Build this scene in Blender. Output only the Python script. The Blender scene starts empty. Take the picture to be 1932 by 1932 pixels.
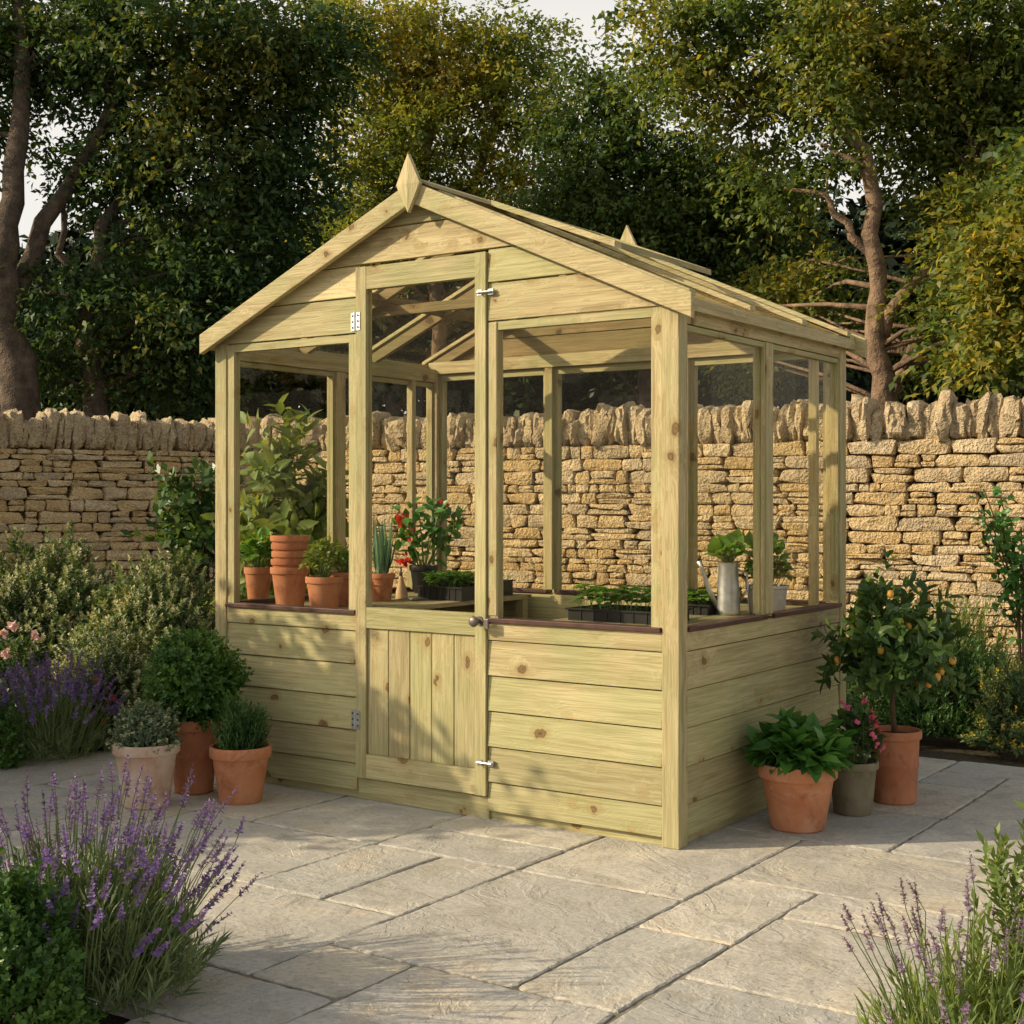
import bpy, math, random
import numpy as np
from mathutils import Vector, Matrix
random.seed(4); rng = np.random.default_rng(11)
R = math.radians
SC = bpy.context.scene; COL = SC.collection
F = 2630.0; CX = 966.0; HY = 945.0; CH = 1.124
PHI = R(-34.5); CORNER = Vector((0.534, 4.5, 0))

def gp(px, py, h=0.0):
    Y = (CH-h)*F/(py-HY); return Vector(((px-CX)/F*Y, Y, h))
def gz(px, py, Y): return Vector(((px-CX)/F*Y, Y, CH+(HY-py)/F*Y))
def loc2w(x, y, z=0):
    c, s = math.cos(PHI), math.sin(PHI)
    return Vector((CORNER.x+c*x-s*y, CORNER.y+s*x+c*y, z))

# ------------------------------------------------------------------ objects
def tag(o, label=None, cat=None, group=None, kind=None):
    if label: o['label'] = label
    if cat: o['category'] = cat
    if group: o['group'] = group
    if kind: o['kind'] = kind
    return o
def thing(name, label, cat, loc=(0,0,0), rz=0, group=None):
    o = bpy.data.objects.new(name, None); COL.objects.link(o)
    o.location = loc; o.rotation_euler = (0,0,rz); o.empty_display_size = .1
    return tag(o, label, cat, group)
def link(name, me, m, parent=None, smooth=False, bevel=0.0, sharp=None):
    o = bpy.data.objects.new(name, me); COL.objects.link(o)
    for mm in (m if isinstance(m, (list, tuple)) else [m]): me.materials.append(mm)
    if smooth:
        me.polygons.foreach_set('use_smooth', [True]*len(me.polygons))
        if sharp: me.set_sharp_from_angle(angle=R(sharp))
    if bevel:
        b = o.modifiers.new('Bevel', 'BEVEL'); b.width = bevel; b.segments = 2; b.limit_method = 'ANGLE'; b.angle_limit = R(40)
    if parent: o.parent = parent
    return o
def fast(name, V, Fa):
    me = bpy.data.meshes.new(name)
    V = np.ascontiguousarray(V, dtype=np.float32); Fa = np.ascontiguousarray(Fa, dtype=np.int32)
    m, k = Fa.shape
    me.vertices.add(len(V)); me.vertices.foreach_set('co', V.ravel())
    me.loops.add(m*k); me.loops.foreach_set('vertex_index', Fa.ravel())
    me.polygons.add(m); me.polygons.foreach_set('loop_start', np.arange(0, m*k, k, dtype=np.int32))
    me.update(calc_edges=True)
    return me

class MB:
    def __init__(s): s.v = []; s.f = []; s.m = []; s.cur = 0
    def add(s, vs, fs):
        n = len(s.v); s.v += [tuple(v) for v in vs]; s.f += [tuple(i+n for i in f) for f in fs]; s.m += [s.cur]*len(fs); return s
    def hexa(s, c):
        return s.add(c, [(0,3,2,1),(4,5,6,7),(0,1,5,4),(1,2,6,5),(2,3,7,6),(3,0,4,7)])
    def box(s, x0,x1,y0,y1,z0,z1):
        return s.hexa([(x0,y0,z0),(x1,y0,z0),(x1,y1,z0),(x0,y1,z0),(x0,y0,z1),(x1,y0,z1),(x1,y1,z1),(x0,y1,z1)])
    def tube(s, pts, rads, n=8, cap=True):
        pts = [Vector(p) for p in pts]
        if not hasattr(rads, '__len__'): rads = [rads]*len(pts)
        rings = []; ref = None
        for i, p in enumerate(pts):
            d = (pts[min(i+1, len(pts)-1)]-pts[max(i-1, 0)])
            d = d.normalized() if d.length > 1e-9 else Vector((0,0,1))
            if ref is None: ref = Vector((1,0,0)) if abs(d.x) < .8 else Vector((0,1,0))
            u = (ref-d*ref.dot(d)).normalized(); w = d.cross(u); ref = u
            rings.append([p+(u*math.cos(2*math.pi*k/n)+w*math.sin(2*math.pi*k/n))*rads[i] for k in range(n)])
        vs = [v for r in rings for v in r]; fs = []
        for i in range(len(pts)-1):
            for k in range(n):
                a = i*n+k; b = i*n+(k+1) % n; fs.append((a, b, b+n, a+n))
        if cap: fs.append(tuple(range(n-1, -1, -1))); fs.append(tuple(range(len(vs)-n, len(vs))))
        return s.add(vs, fs)
    def lathe(s, prof, n=40, c=(0,0,0)):
        vs = []; fs = []
        for r, z in prof:
            for k in range(n):
                a = 2*math.pi*k/n; vs.append((c[0]+r*math.cos(a), c[1]+r*math.sin(a), c[2]+z))
        for i in range(len(prof)-1):
            for k in range(n):
                a = i*n+k; b = i*n+(k+1) % n; fs.append((a, b, b+n, a+n))
        fs.append(tuple(range(n-1, -1, -1))); fs.append(tuple(range(len(vs)-n, len(vs))))
        return s.add(vs, fs)
    def build(s, name, m, parent=None, smooth=False, bevel=0.0, sharp=None):
        me = bpy.data.meshes.new(name); me.from_pydata(s.v, [], s.f)
        o = link(name, me, m, parent, smooth, bevel, sharp)
        me.polygons.foreach_set('material_index', s.m); me.update(); return o

# ------------------------------------------------------------------ materials
def newmat(name):
    m = bpy.data.materials.new(name); m.use_nodes = True; nt = m.node_tree
    for n in list(nt.nodes): nt.nodes.remove(n)
    out = nt.nodes.new('ShaderNodeOutputMaterial'); return m, nt, out
def nd(nt, t, **kw):
    n = nt.nodes.new(t)
    for k, v in kw.items():
        if k.startswith('i_'):
            n.inputs[k[2:].replace('_', ' ')].default_value = v
        else: setattr(n, k, v)
    return n
def ramp(nt, fac, stops):
    r = nt.nodes.new('ShaderNodeValToRGB'); e = r.color_ramp.elements
    while len(e) < len(stops): e.new(.5)
    for i, (p, c) in enumerate(stops):
        e[i].position = p; e[i].color = (c[0], c[1], c[2], 1) if hasattr(c, '__len__') else (c, c, c, 1)
    nt.links.new(fac, r.inputs[0]); return r.outputs[0]
def mathn(nt, op, a, b=None, c=None):
    n = nt.nodes.new('ShaderNodeMath'); n.operation = op
    for i, x in enumerate((a, b, c)):
        if x is None: continue
        if hasattr(x, 'links'): nt.links.new(x, n.inputs[i])
        else: n.inputs[i].default_value = x
    return n.outputs[0]
def mixc(nt, fac, a, b, mode='MIX'):
    n = nt.nodes.new('ShaderNodeMix'); n.data_type = 'RGBA'; n.blend_type = mode
    for i, x in ((0, fac), (6, a), (7, b)):
        if hasattr(x, 'links'): nt.links.new(x, n.inputs[i])
        else: n.inputs[i].default_value = x if i == 0 else (x[0], x[1], x[2], 1)
    return n.outputs[2]
def bsdf(nt, out, col, rough=.6, bump=None, bstr=.3, bdist=.01, metal=0, spec=.4):
    p = nt.nodes.new('ShaderNodeBsdfPrincipled')
    if hasattr(col, 'links'): nt.links.new(col, p.inputs['Base Color'])
    else: p.inputs['Base Color'].default_value = (*col, 1)
    if hasattr(rough, 'links'): nt.links.new(rough, p.inputs['Roughness'])
    else: p.inputs['Roughness'].default_value = rough
    p.inputs['Metallic'].default_value = metal
    p.inputs['Specular IOR Level'].default_value = spec
    if bump is not None:
        b = nt.nodes.new('ShaderNodeBump'); b.inputs['Strength'].default_value = bstr; b.inputs['Distance'].default_value = bdist
        nt.links.new(bump, b.inputs['Height']); nt.links.new(b.outputs[0], p.inputs['Normal'])
    nt.links.new(p.outputs[0], out.inputs[0]); return p
def noise(nt, vec, scale, detail=5, rough=.55, dist=0):
    n = nd(nt, 'ShaderNodeTexNoise'); n.inputs['Scale'].default_value = scale; n.inputs['Detail'].default_value = detail
    n.inputs['Roughness'].default_value = rough; n.inputs['Distortion'].default_value = dist
    nt.links.new(vec, n.inputs['Vector']); return n.outputs[0]

def wood(name, axis, tone=(1,1,1)):
    m, nt, out = newmat(name)
    tc = nd(nt, 'ShaderNodeTexCoord'); geo = nd(nt, 'ShaderNodeNewGeometry')
    isl = geo.outputs['Random Per Island']
    off = nd(nt, 'ShaderNodeCombineXYZ')
    for i in range(3): nt.links.new(mathn(nt, 'MULTIPLY', isl, 7.3+i*4.1), off.inputs[i])
    va = nd(nt, 'ShaderNodeVectorMath', operation='ADD'); nt.links.new(tc.outputs['Object'], va.inputs[0]); nt.links.new(off.outputs[0], va.inputs[1])
    wob = mathn(nt, 'MULTIPLY', mathn(nt, 'SUBTRACT', noise(nt, va.outputs[0], 34, 1), .5), .03)
    cw = nd(nt, 'ShaderNodeCombineXYZ')
    for i in range(3): nt.links.new(wob, cw.inputs[i])
    vw = nd(nt, 'ShaderNodeVectorMath', operation='ADD'); nt.links.new(va.outputs[0], vw.inputs[0]); nt.links.new(cw.outputs[0], vw.inputs[1])
    mk = nd(nt, 'ShaderNodeMapping'); s = [9.5]*3; s[axis] = 6.8; mk.inputs['Scale'].default_value = s
    nt.links.new(vw.outputs[0], mk.inputs[0])
    vo = nd(nt, 'ShaderNodeTexVoronoi', i_Scale=1.0); nt.links.new(mk.outputs[0], vo.inputs['Vector'])
    sc_ = nd(nt, 'ShaderNodeSeparateColor'); nt.links.new(vo.outputs['Color'], sc_.inputs[0])
    d = mathn(nt, 'ADD', vo.outputs['Distance'], mathn(nt, 'LESS_THAN', sc_.outputs[0], .22))
    dv = mathn(nt, 'ADD', d, mathn(nt, 'MULTIPLY', sc_.outputs[1], .09))
    flow = mathn(nt, 'MULTIPLY', mathn(nt, 'POWER', 2.718, mathn(nt, 'MULTIPLY', d, -5.0)), .10)
    mg = nd(nt, 'ShaderNodeMapping'); s = [26.0]*3; s[axis] = 1.2; mg.inputs['Scale'].default_value = s
    addf = nd(nt, 'ShaderNodeVectorMath', operation='ADD'); nt.links.new(va.outputs[0], addf.inputs[0])
    cf = nd(nt, 'ShaderNodeCombineXYZ')
    for i in range(3): nt.links.new(flow, cf.inputs[i])
    nt.links.new(cf.outputs[0], addf.inputs[1]); nt.links.new(addf.outputs[0], mg.inputs[0])
    g = noise(nt, mg.outputs[0], 1.0, 2, .6, .5)
    bands = mathn(nt, 'SINE', mathn(nt, 'MULTIPLY', g, 80.0))
    mg2 = nd(nt, 'ShaderNodeMapping'); s = [170.0]*3; s[axis] = 5; mg2.inputs['Scale'].default_value = s
    nt.links.new(va.outputs[0], mg2.inputs[0]); g2 = noise(nt, mg2.outputs[0], 1.0, 1)
    base = ramp(nt, g, [(.30, (.27,.20,.085)), (.44, (.42,.33,.155)), (.56, (.51,.42,.215)), (.72, (.36,.30,.135))])
    base = mixc(nt, mathn(nt, 'MULTIPLY', ramp(nt, bands, [(.2, 0.0), (1.0, 1.0)]), .46), base, (.26,.18,.07))
    big = noise(nt, va.outputs[0], 2.6, 3)
    base = mixc(nt, ramp(nt, mathn(nt, 'ADD', big, mathn(nt, 'MULTIPLY', mathn(nt, 'SUBTRACT', isl, .5), .24)), [(.40, 0.02), (.62, .68)]), base, (.26,.285,.105))
    sep = nd(nt, 'ShaderNodeSeparateXYZ'); nt.links.new(tc.outputs['Object'], sep.inputs[0])
    lowm = ramp(nt, mathn(nt, 'ADD', sep.outputs[2], mathn(nt, 'MULTIPLY', big, .4)), [(.15, .6), (.95, .0)])
    base = mixc(nt, lowm, base, (.27,.275,.13))
    base = mixc(nt, .28, base, ramp(nt, g2, [(.35, (.27,.21,.10)), (.65, (.58,.50,.29))]))
    halo = ramp(nt, dv, [(.15, .65), (.36, 0.0)])
    base = mixc(nt, halo, base, (.31,.205,.07))
    kn = ramp(nt, dv, [(.05, .95), (.12, .6), (.15, .95), (.185, 0.0)])
    base = mixc(nt, kn, base, (.12,.07,.026))
    hv = nd(nt, 'ShaderNodeHueSaturation'); nt.links.new(base, hv.inputs['Color'])
    r2 = mathn(nt, 'FRACT', mathn(nt, 'MULTIPLY', isl, 7.77))
    nt.links.new(mathn(nt, 'ADD', mathn(nt, 'MULTIPLY', r2, .42), .82), hv.inputs['Value'])
    hv.inputs['Saturation'].default_value = .96
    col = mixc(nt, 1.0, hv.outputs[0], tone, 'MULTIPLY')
    bsdf(nt, out, col, .68, mathn(nt, 'ADD', g, mathn(nt, 'ADD', mathn(nt, 'MULTIPLY', bands, .14), mathn(nt, 'MULTIPLY', g2, .6))), .55, .003, spec=.2)
    return m
WX = wood('wood_grain_x', 0, (1.10,1.09,1.06)); WY = wood('wood_grain_y', 1, (1.10,1.09,1.06)); WZ = wood('wood_grain_z', 2, (1.06,1.05,1.02))
WR = wood('wood_shaded_x', 0, (.60,.53,.43)); WRY = wood('wood_shaded_y', 1, (.60,.53,.43))  # shaded copies of the wood: shade under the roof put into a darker tone
WG = wood('bench_wood', 1, (.78,.76,.75))

def leafmat(name, stops, trans=.3, rough=.5, nscale=.8, gain=1.0):
    m, nt, out = newmat(name)
    geo = nd(nt, 'ShaderNodeNewGeometry'); tc = nd(nt, 'ShaderNodeTexCoord')
    n = noise(nt, tc.outputs['Object'], nscale, 1)
    f = mathn(nt, 'ADD', mathn(nt, 'MULTIPLY', geo.outputs['Random Per Island'], .55), mathn(nt, 'MULTIPLY', ramp(nt, n, [(.35, 0.0), (.65, 1.0)]), .45))
    stops = [tuple(c*gain for c in s) for s in stops]
    k = len(stops); col = ramp(nt, f, [(i/(k-1)*.9+.05, c) for i, c in enumerate(stops)])
    p = bsdf(nt, out, col, rough, spec=.3)
    if trans > 0:
        t = nd(nt, 'ShaderNodeBsdfTranslucent'); nt.links.new(mixc(nt, 1.0, col, (1.8,1.5,.65), 'MULTIPLY'), t.inputs[0])
        mx = nd(nt, 'ShaderNodeMixShader'); mx.inputs[0].default_value = trans
        nt.links.new(p.outputs[0], mx.inputs[1]); nt.links.new(t.outputs[0], mx.inputs[2]); nt.links.new(mx.outputs[0], out.inputs[0])
    return m
L_dark = leafmat('leaf_oak', [(.020,.045,.018),(.035,.075,.024),(.065,.105,.028),(.19,.17,.028)], .38, nscale=.45, gain=1.35)
L_gold = leafmat('leaf_golden', [(.045,.08,.018),(.09,.13,.026),(.17,.18,.032),(.30,.22,.035)], .5, nscale=.5, gain=1.5)
L_mid = leafmat('leaf_mid', [(.020,.045,.015),(.038,.075,.02),(.075,.115,.026),(.16,.16,.03)], .38, nscale=.5, gain=1.35)
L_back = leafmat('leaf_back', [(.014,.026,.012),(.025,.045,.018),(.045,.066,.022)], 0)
L_right = leafmat('leaf_right', [(.03,.058,.016),(.065,.105,.024),(.13,.155,.03),(.26,.21,.04)], .5, nscale=.6, gain=1.45)
L_box = leafmat('leaf_box', [(.02,.055,.012),(.04,.09,.018),(.075,.135,.025)], .25, .4, 6, 1.7)
L_grey = leafmat('leaf_greygreen', [(.06,.09,.05),(.10,.14,.08),(.17,.21,.12)], .2, .6, 5, 1.4)
L_hebe = leafmat('leaf_hebe', [(.035,.065,.025),(.07,.11,.04),(.13,.17,.06)], .25, .5, 3, 1.55)
L_tip = leafmat('pale_flower_tip', [(.32,.34,.17),(.44,.44,.24),(.58,.55,.36)], .2, .6, 3)
L_lav = leafmat('leaf_lavender', [(.05,.085,.035),(.09,.13,.055),(.15,.19,.085)], .25, .6, 4, 1.4)
L_stem = leafmat('stem_green', [(.09,.13,.04),(.14,.18,.06)], .1, .6, 4, 1.4)
P_lav = leafmat('lavender_flower', [(.12,.065,.22),(.21,.13,.35),(.35,.25,.50)], .2, .6, 9)
P_lav2 = leafmat('lavender_flower_faded', [(.18,.11,.18),(.26,.18,.28),(.36,.27,.37)], .2, .6, 9)
L_rose = leafmat('leaf_rosemary', [(.03,.07,.02),(.05,.11,.03),(.09,.16,.045)], .2, .45, 6, 1.35)
L_basil = leafmat('leaf_broad', [(.03,.10,.02),(.06,.16,.03),(.10,.22,.04)], .3, .35, 5, 1.2)
L_citrus = leafmat('leaf_citrus', [(.02,.045,.018),(.04,.08,.02),(.085,.13,.03)], .25, .35, 5, 1.5)
L_yel = leafmat('leaf_yellowgreen', [(.09,.14,.035),(.15,.21,.05),(.24,.28,.08)], .35, .5, 4, 1.15)
L_seed = leafmat('leaf_seedling', [(.06,.16,.03),(.11,.24,.04),(.17,.30,.06)], .35, .4, 8, 1.1)
L_blue = leafmat('leaf_bluegreen', [(.07,.16,.10),(.12,.22,.15),(.18,.28,.20)], .25, .4, 8, 1.2)
P_pink = leafmat('petal_pink', [(.55,.10,.20),(.68,.20,.32)], .3, .5, 8)
P_pale = leafmat('petal_palepink', [(.66,.44,.44),(.76,.58,.57)], .2, .5, 8)
P_red = leafmat('petal_red', [(.45,.02,.02),(.60,.05,.03)], .25, .45, 8)
P_yel = leafmat('petal_yellow', [(.60,.45,.04),(.72,.55,.08)], .25, .5, 8)

def stone(name, stops, disp=.5, sc=9):
    m, nt, out = newmat(name)
    tc = nd(nt, 'ShaderNodeTexCoord'); geo = nd(nt, 'ShaderNodeNewGeometry'); v = tc.outputs['Object']
    n1 = noise(nt, v, sc, 4, .68); n2 = noise(nt, v, sc*6, 2, .6)
    f = mathn(nt, 'ADD', mathn(nt, 'MULTIPLY', geo.outputs['Random Per Island'], .65), mathn(nt, 'MULTIPLY', n1, .35))
    k = len(stops); col = ramp(nt, f, [(i/(k-1)*.8+.1, c) for i, c in enumerate(stops)])
    col = mixc(nt, ramp(nt, n2, [(.36, .45), (.56, 0.0)]), col, (.20,.14,.07))
    col = mixc(nt, ramp(nt, n1, [(.60, 0.0), (.74, .4)]), col, (.58,.52,.39))
    col = mixc(nt, ramp(nt, n1, [(.28, .6), (.42, 0.0)]), col, (.28,.20,.11))
    bsdf(nt, out, col, .85, mathn(nt, 'ADD', mathn(nt, 'MULTIPLY', n1, 1.0), mathn(nt, 'MULTIPLY', n2, .5)), disp, .05, spec=.2)
    return m
M_stone = stone('limestone', [(.42,.28,.13),(.57,.41,.19),(.66,.49,.26),(.47,.37,.23),(.70,.55,.33),(.56,.38,.16),(.60,.47,.30)], .9)
M_cope = stone('coping_limestone', [(.38,.29,.18),(.50,.39,.23),(.60,.48,.31)], 1.0, 8)

def simple(name, c1, c2, scale=12, rough=.8, bstr=.3, bdist=.005, metal=0, spec=.3, bloom=None):
    m, nt, out = newmat(name); tc = nd(nt, 'ShaderNodeTexCoord')
    n = noise(nt, tc.outputs['Object'], scale, 4, .6); n2 = noise(nt, tc.outputs['Object'], scale*7, 2)
    col = ramp(nt, n, [(.3, c1), (.7, c2)])
    if bloom:
        n3 = noise(nt, tc.outputs['Object'], scale*.7, 4, .7, 1.0); col = mixc(nt, ramp(nt, n3, [(.48, 0.0), (.70, .55)]), col, bloom)
        n4 = noise(nt, tc.outputs['Object'], scale*1.7, 3, .7, .5); col = mixc(nt, ramp(nt, n4, [(.30, .55), (.46, 0.0)]), col, tuple(c*.45 for c in c1))
    bsdf(nt, out, col, rough, mathn(nt, 'ADD', n, mathn(nt, 'MULTIPLY', n2, .4)), bstr, bdist, metal, spec); return m
M_soil = simple('soil', (.03,.022,.014), (.08,.06,.035), 14, .95, 1.0, .03)
M_ground = simple('garden_soil', (.04,.032,.02), (.09,.075,.045), 5, .95, 1.0, .04)
M_joint = simple('joint_grit', (.13,.115,.085), (.30,.265,.205), 12, .95, .6, .01)
M_terra = simple('terracotta', (.42,.155,.07), (.56,.25,.125), 9, .85, .2, bloom=(.58,.38,.27))
M_terra2 = simple('terracotta_deep', (.37,.13,.06), (.48,.20,.10), 9, .85, .2, bloom=(.50,.29,.19))
M_terraw = simple('terracotta_limewashed', (.42,.25,.17), (.60,.50,.40), 7, .9, .3, bloom=(.64,.59,.50))
M_olive = simple('olive_clay', (.16,.14,.08), (.27,.23,.15), 9, .75, .2, bloom=(.32,.29,.22))
M_black = simple('black_plastic', (.012,.012,.012), (.02,.02,.02), 10, .45, .05)
M_sill = simple('red_brown_sill', (.05,.025,.02), (.10,.045,.033), 20, .5, .1)
M_dark = simple('dark_iron', (.14,.12,.10), (.24,.20,.17), 30, .45, .2, metal=.6)
M_zinc = simple('zinc', (.38,.39,.39), (.58,.58,.57), 30, .42, .2, metal=.85)
M_hole = simple('screw_hole', (.03,.03,.03), (.05,.05,.05), 30, .6, .2)
M_grey = simple('grey_glaze', (.34,.35,.34), (.48,.48,.46), 8, .5, .1)
M_bark = simple('bark', (.04,.03,.022), (.16,.115,.075), 7, .95, 1.0, .05)
M_barkr = simple('bark_warm', (.09,.06,.04), (.32,.21,.125), 6, .95, 1.0, .04)
M_twig = simple('twig', (.07,.045,.025), (.14,.09,.05), 20, .9, .4)
M_core = simple('wall_mortar', (.11,.08,.05), (.20,.15,.09), 10, .95, .6, .02)
M_tan = simple('turned_wood', (.42,.28,.14), (.56,.40,.22), 20, .6, .1)
M_fruit = simple('fruit_skin', (.55,.26,.04), (.62,.33,.06), 20, .4, .1)
m, nt, out = newmat('window_glass'); M_glass = m
g = nd(nt, 'ShaderNodeBsdfGlossy'); g.inputs['Roughness'].default_value = .01; g.inputs['Color'].default_value = (1,.90,.72,1)
tr = nd(nt, 'ShaderNodeBsdfTransparent'); tr.inputs[0].default_value = (.975,.97,.945,1)
geo = nd(nt, 'ShaderNodeNewGeometry'); dt = nd(nt, 'ShaderNodeVectorMath', operation='DOT_PRODUCT')
nt.links.new(geo.outputs['Incoming'], dt.inputs[0]); nt.links.new(geo.outputs['Normal'], dt.inputs[1])
sch = mathn(nt, 'POWER', mathn(nt, 'SUBTRACT', 1.0, mathn(nt, 'ABSOLUTE', dt.outputs['Value'])), 5.0)
fac = mathn(nt, 'ADD', mathn(nt, 'MULTIPLY', sch, .22), .007)
mx = nd(nt, 'ShaderNodeMixShader'); nt.links.new(fac, mx.inputs[0])
nt.links.new(tr.outputs[0], mx.inputs[1]); nt.links.new(g.outputs[0], mx.inputs[2]); nt.links.new(mx.outputs[0], out.inputs[0])
# flagstone
m, nt, out = newmat('sandstone_flag'); M_flag = m
tc = nd(nt, 'ShaderNodeTexCoord'); geo = nd(nt, 'ShaderNodeNewGeometry'); v0 = tc.outputs['Object']; isl = geo.outputs['Random Per Island']
off = nd(nt, 'ShaderNodeCombineXYZ'); nt.links.new(mathn(nt, 'MULTIPLY', isl, 31.0), off.inputs[0]); nt.links.new(mathn(nt, 'MULTIPLY', isl, 17.0), off.inputs[1])
va = nd(nt, 'ShaderNodeVectorMath', operation='ADD'); nt.links.new(v0, va.inputs[0]); nt.links.new(off.outputs[0], va.inputs[1]); v = va.outputs[0]
n1 = noise(nt, v, 2.4, 4, .62, .6); n2 = noise(nt, v, 60, 3, .7); n3 = noise(nt, v, 6, 5, .68, .5); n5 = noise(nt, v, 2.6, 5, .6, 1.2)
col = ramp(nt, isl, [(0, (.50,.45,.35)), (.2, (.58,.52,.41)), (.4, (.46,.445,.39)), (.6, (.62,.54,.41)), (.8, (.53,.49,.41)), (1, (.44,.42,.37))])
col = mixc(nt, ramp(nt, n1, [(.35, .65), (.58, 0.0)]), col, (.38,.36,.31))
col = mixc(nt, ramp(nt, n1, [(.55, 0.0), (.70, .6)]), col, (.62,.50,.33))
col = mixc(nt, ramp(nt, n3, [(.36, .6), (.50, 0.0)]), col, (.34,.305,.24))
col = mixc(nt, ramp(nt, n5, [(.58, 0.0), (.66, .45)]), col, (.67,.63,.53))
col = mixc(nt, ramp(nt, n2, [(.34, .5), (.52, 0.0)]), col, (.27,.245,.195))
step = ramp(nt, n5, [(.36, 0.0), (.385, .35), (.50, .42), (.52, .8), (.62, .85), (.635, 1.0)])
h = mathn(nt, 'ADD', mathn(nt, 'MULTIPLY', step, .34), mathn(nt, 'ADD', mathn(nt, 'MULTIPLY', n3, 1.1), mathn(nt, 'ADD', mathn(nt, 'MULTIPLY', n1, .9), mathn(nt, 'MULTIPLY', n2, .18))))
bsdf(nt, out, col, .75, h, .7, .015, spec=.25)

# ------------------------------------------------------------------ leaves
def unit(a): return a/np.maximum(np.linalg.norm(a, axis=-1, keepdims=True), 1e-9)
def rand_dir(n): return unit(rng.normal(size=(n,3)))
def leaf_quads(P, D, N, L, W):
    n = len(P); L = np.broadcast_to(L, n)[:,None]; W = np.broadcast_to(W, n)[:,None]
    S = unit(np.cross(D, N)); N2 = np.cross(S, D)
    V = np.stack([P, P+D*L*.45+S*W*.5+N2*W*.12, P+D*L-N2*L*.12, P+D*L*.45-S*W*.5+N2*W*.12], 1).reshape(-1,3)
    Fa = np.arange(4*n).reshape(n,4); return V, Fa
def leaf_curved(P, D, N, L, W, droop=.25):
    n = len(P); L = np.broadcast_to(L, n)[:,None]; W = np.broadcast_to(W, n)[:,None]
    S = unit(np.cross(D, N)); N2 = np.cross(S, D)
    def pt(t, s, lift): return P+D*L*t+S*W*s+N2*(lift*W-droop*L*t*t)
    V = np.stack([pt(0,0,0), pt(.4,0,0), pt(.75,0,0), pt(1,0,0), pt(.3,.5,.16), pt(.68,.4,.13), pt(.3,-.5,.16), pt(.68,-.4,.13)], 1).reshape(-1,3)
    T = np.array([[0,4,1],[4,5,1],[5,2,1],[5,3,2],[0,1,6],[6,1,7],[7,1,2],[7,2,3]])
    Fa = (np.arange(n)[:,None,None]*8+T[None]).reshape(-1,3); return V, Fa
def leaves(name, P, D, N, L, W, m, parent, curved=False, droop=.25):
    V, Fa = leaf_curved(P, D, N, L, W, droop) if curved else leaf_quads(P, D, N, L, W)
    return link(name, fast(name, V, Fa), m, parent, smooth=curved)
def clump_leaves(blobs, ncl, per, spread, flat=.6, zmin=None, power=.45, over=1.18):
    """sprays of twigs carrying leaves, scattered through the blobs"""
    w = np.array([b[3]*b[5] for b in blobs]); w = w/w.sum()
    idx = rng.choice(len(blobs), ncl, p=w); B = np.array(blobs)[idx]
    d = rand_dir(ncl); r = rng.random(ncl)[:,None]**power*rng.uniform(.9, over, ncl)[:,None]
    Cc = B[:,:3]+d*r*B[:,3:6]
    ok = np.ones(ncl, bool) if zmin is None else Cc[:,2] > zmin
    Cc = Cc[ok]; d = d[ok]; ncl = len(Cc)
    sz = rng.uniform(.55, 1.5, ncl)
    ntw = 7; T = unit(rng.normal(size=(ncl, ntw, 3))+d[:,None,:]*.9+np.array([0,0,.1])); T[:,:,2] *= flat
    k = np.repeat(np.arange(ncl), per); n = len(k); tw = rng.integers(0, ntw, n)
    t = rng.random(n)**.7; dirs = T[k, tw]; ln = spread*2.3*sz[k]
    P = Cc[k]+dirs*(t*ln)[:,None]+rng.normal(size=(n,3))*(spread*.19); P[:,2] -= .35*ln*t*t
    D = unit(dirs*.8+rng.normal(size=(n,3))*.6+np.array([0,0,-.2]))
    N = unit(rng.normal(size=(n,3))*.65+np.array([-.35,-.35,1.0]))
    return P, D, N, Cc
def sprigs(P0, Dr, Ln, k, L, W, ang, t0=.0, jit=.25):
    n = len(P0); Ln = np.broadcast_to(Ln, n)
    i = np.repeat(np.arange(n), k); j = np.tile(np.arange(k), n)
    t = t0+(1-t0)*(j+rng.random(n*k)*.6)/k
    up = unit(np.cross(Dr, rand_dir(n))); w = np.cross(Dr, up)
    a = j*2.399+rng.random(n)[i]*6.28
    side = up[i]*np.cos(a)[:,None]+w[i]*np.sin(a)[:,None]
    P = P0[i]+Dr[i]*(Ln[i]*t)[:,None]
    an = ang*(1.15-.6*t)[:,None]
    D = unit(Dr[i]*np.cos(an)+side*np.sin(an)+rng.normal(size=(n*k,3))*jit)
    N = unit(Dr[i]-side*.3+rng.normal(size=(n*k,3))*.1)
    sc = rng.uniform(.75, 1.2, n*k)
    return P, D, N, L*sc, W*sc
def dome(n, rx, ry, h, z0=0, inner=.55, low=-.1, bump=.14):
    d = rand_dir(n*3+20); d = d[d[:,2] > low][:n]; n = len(d)
    th = np.arctan2(d[:,1], d[:,0]); ph = rng.uniform(0, 6, 3)
    b = 1+bump*(np.sin(3*th+ph[0]+4*d[:,2])+.7*np.sin(5*th+ph[1]-6*d[:,2])+.5*np.sin(9*d[:,2]+ph[2]))/2
    r = (inner+(1-inner)*rng.random(n)**.6)*b
    P = d*np.array([rx,ry,h])*r[:,None]; P[:,2] += z0
    return P, d
def stems(mb, pts_from, pts_to, r0=.004, r1=.0015, n=4):
    for a, b in zip(pts_from, pts_to):
        a = Vector(a); b = Vector(b); m_ = a.lerp(b, .5)+Vector((random.uniform(-1,1), random.uniform(-1,1), random.uniform(0,1)))*(b-a).length*.08
        mb.tube([a, m_, b], [r0, (r0+r1)/2, r1], n, False)

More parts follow.
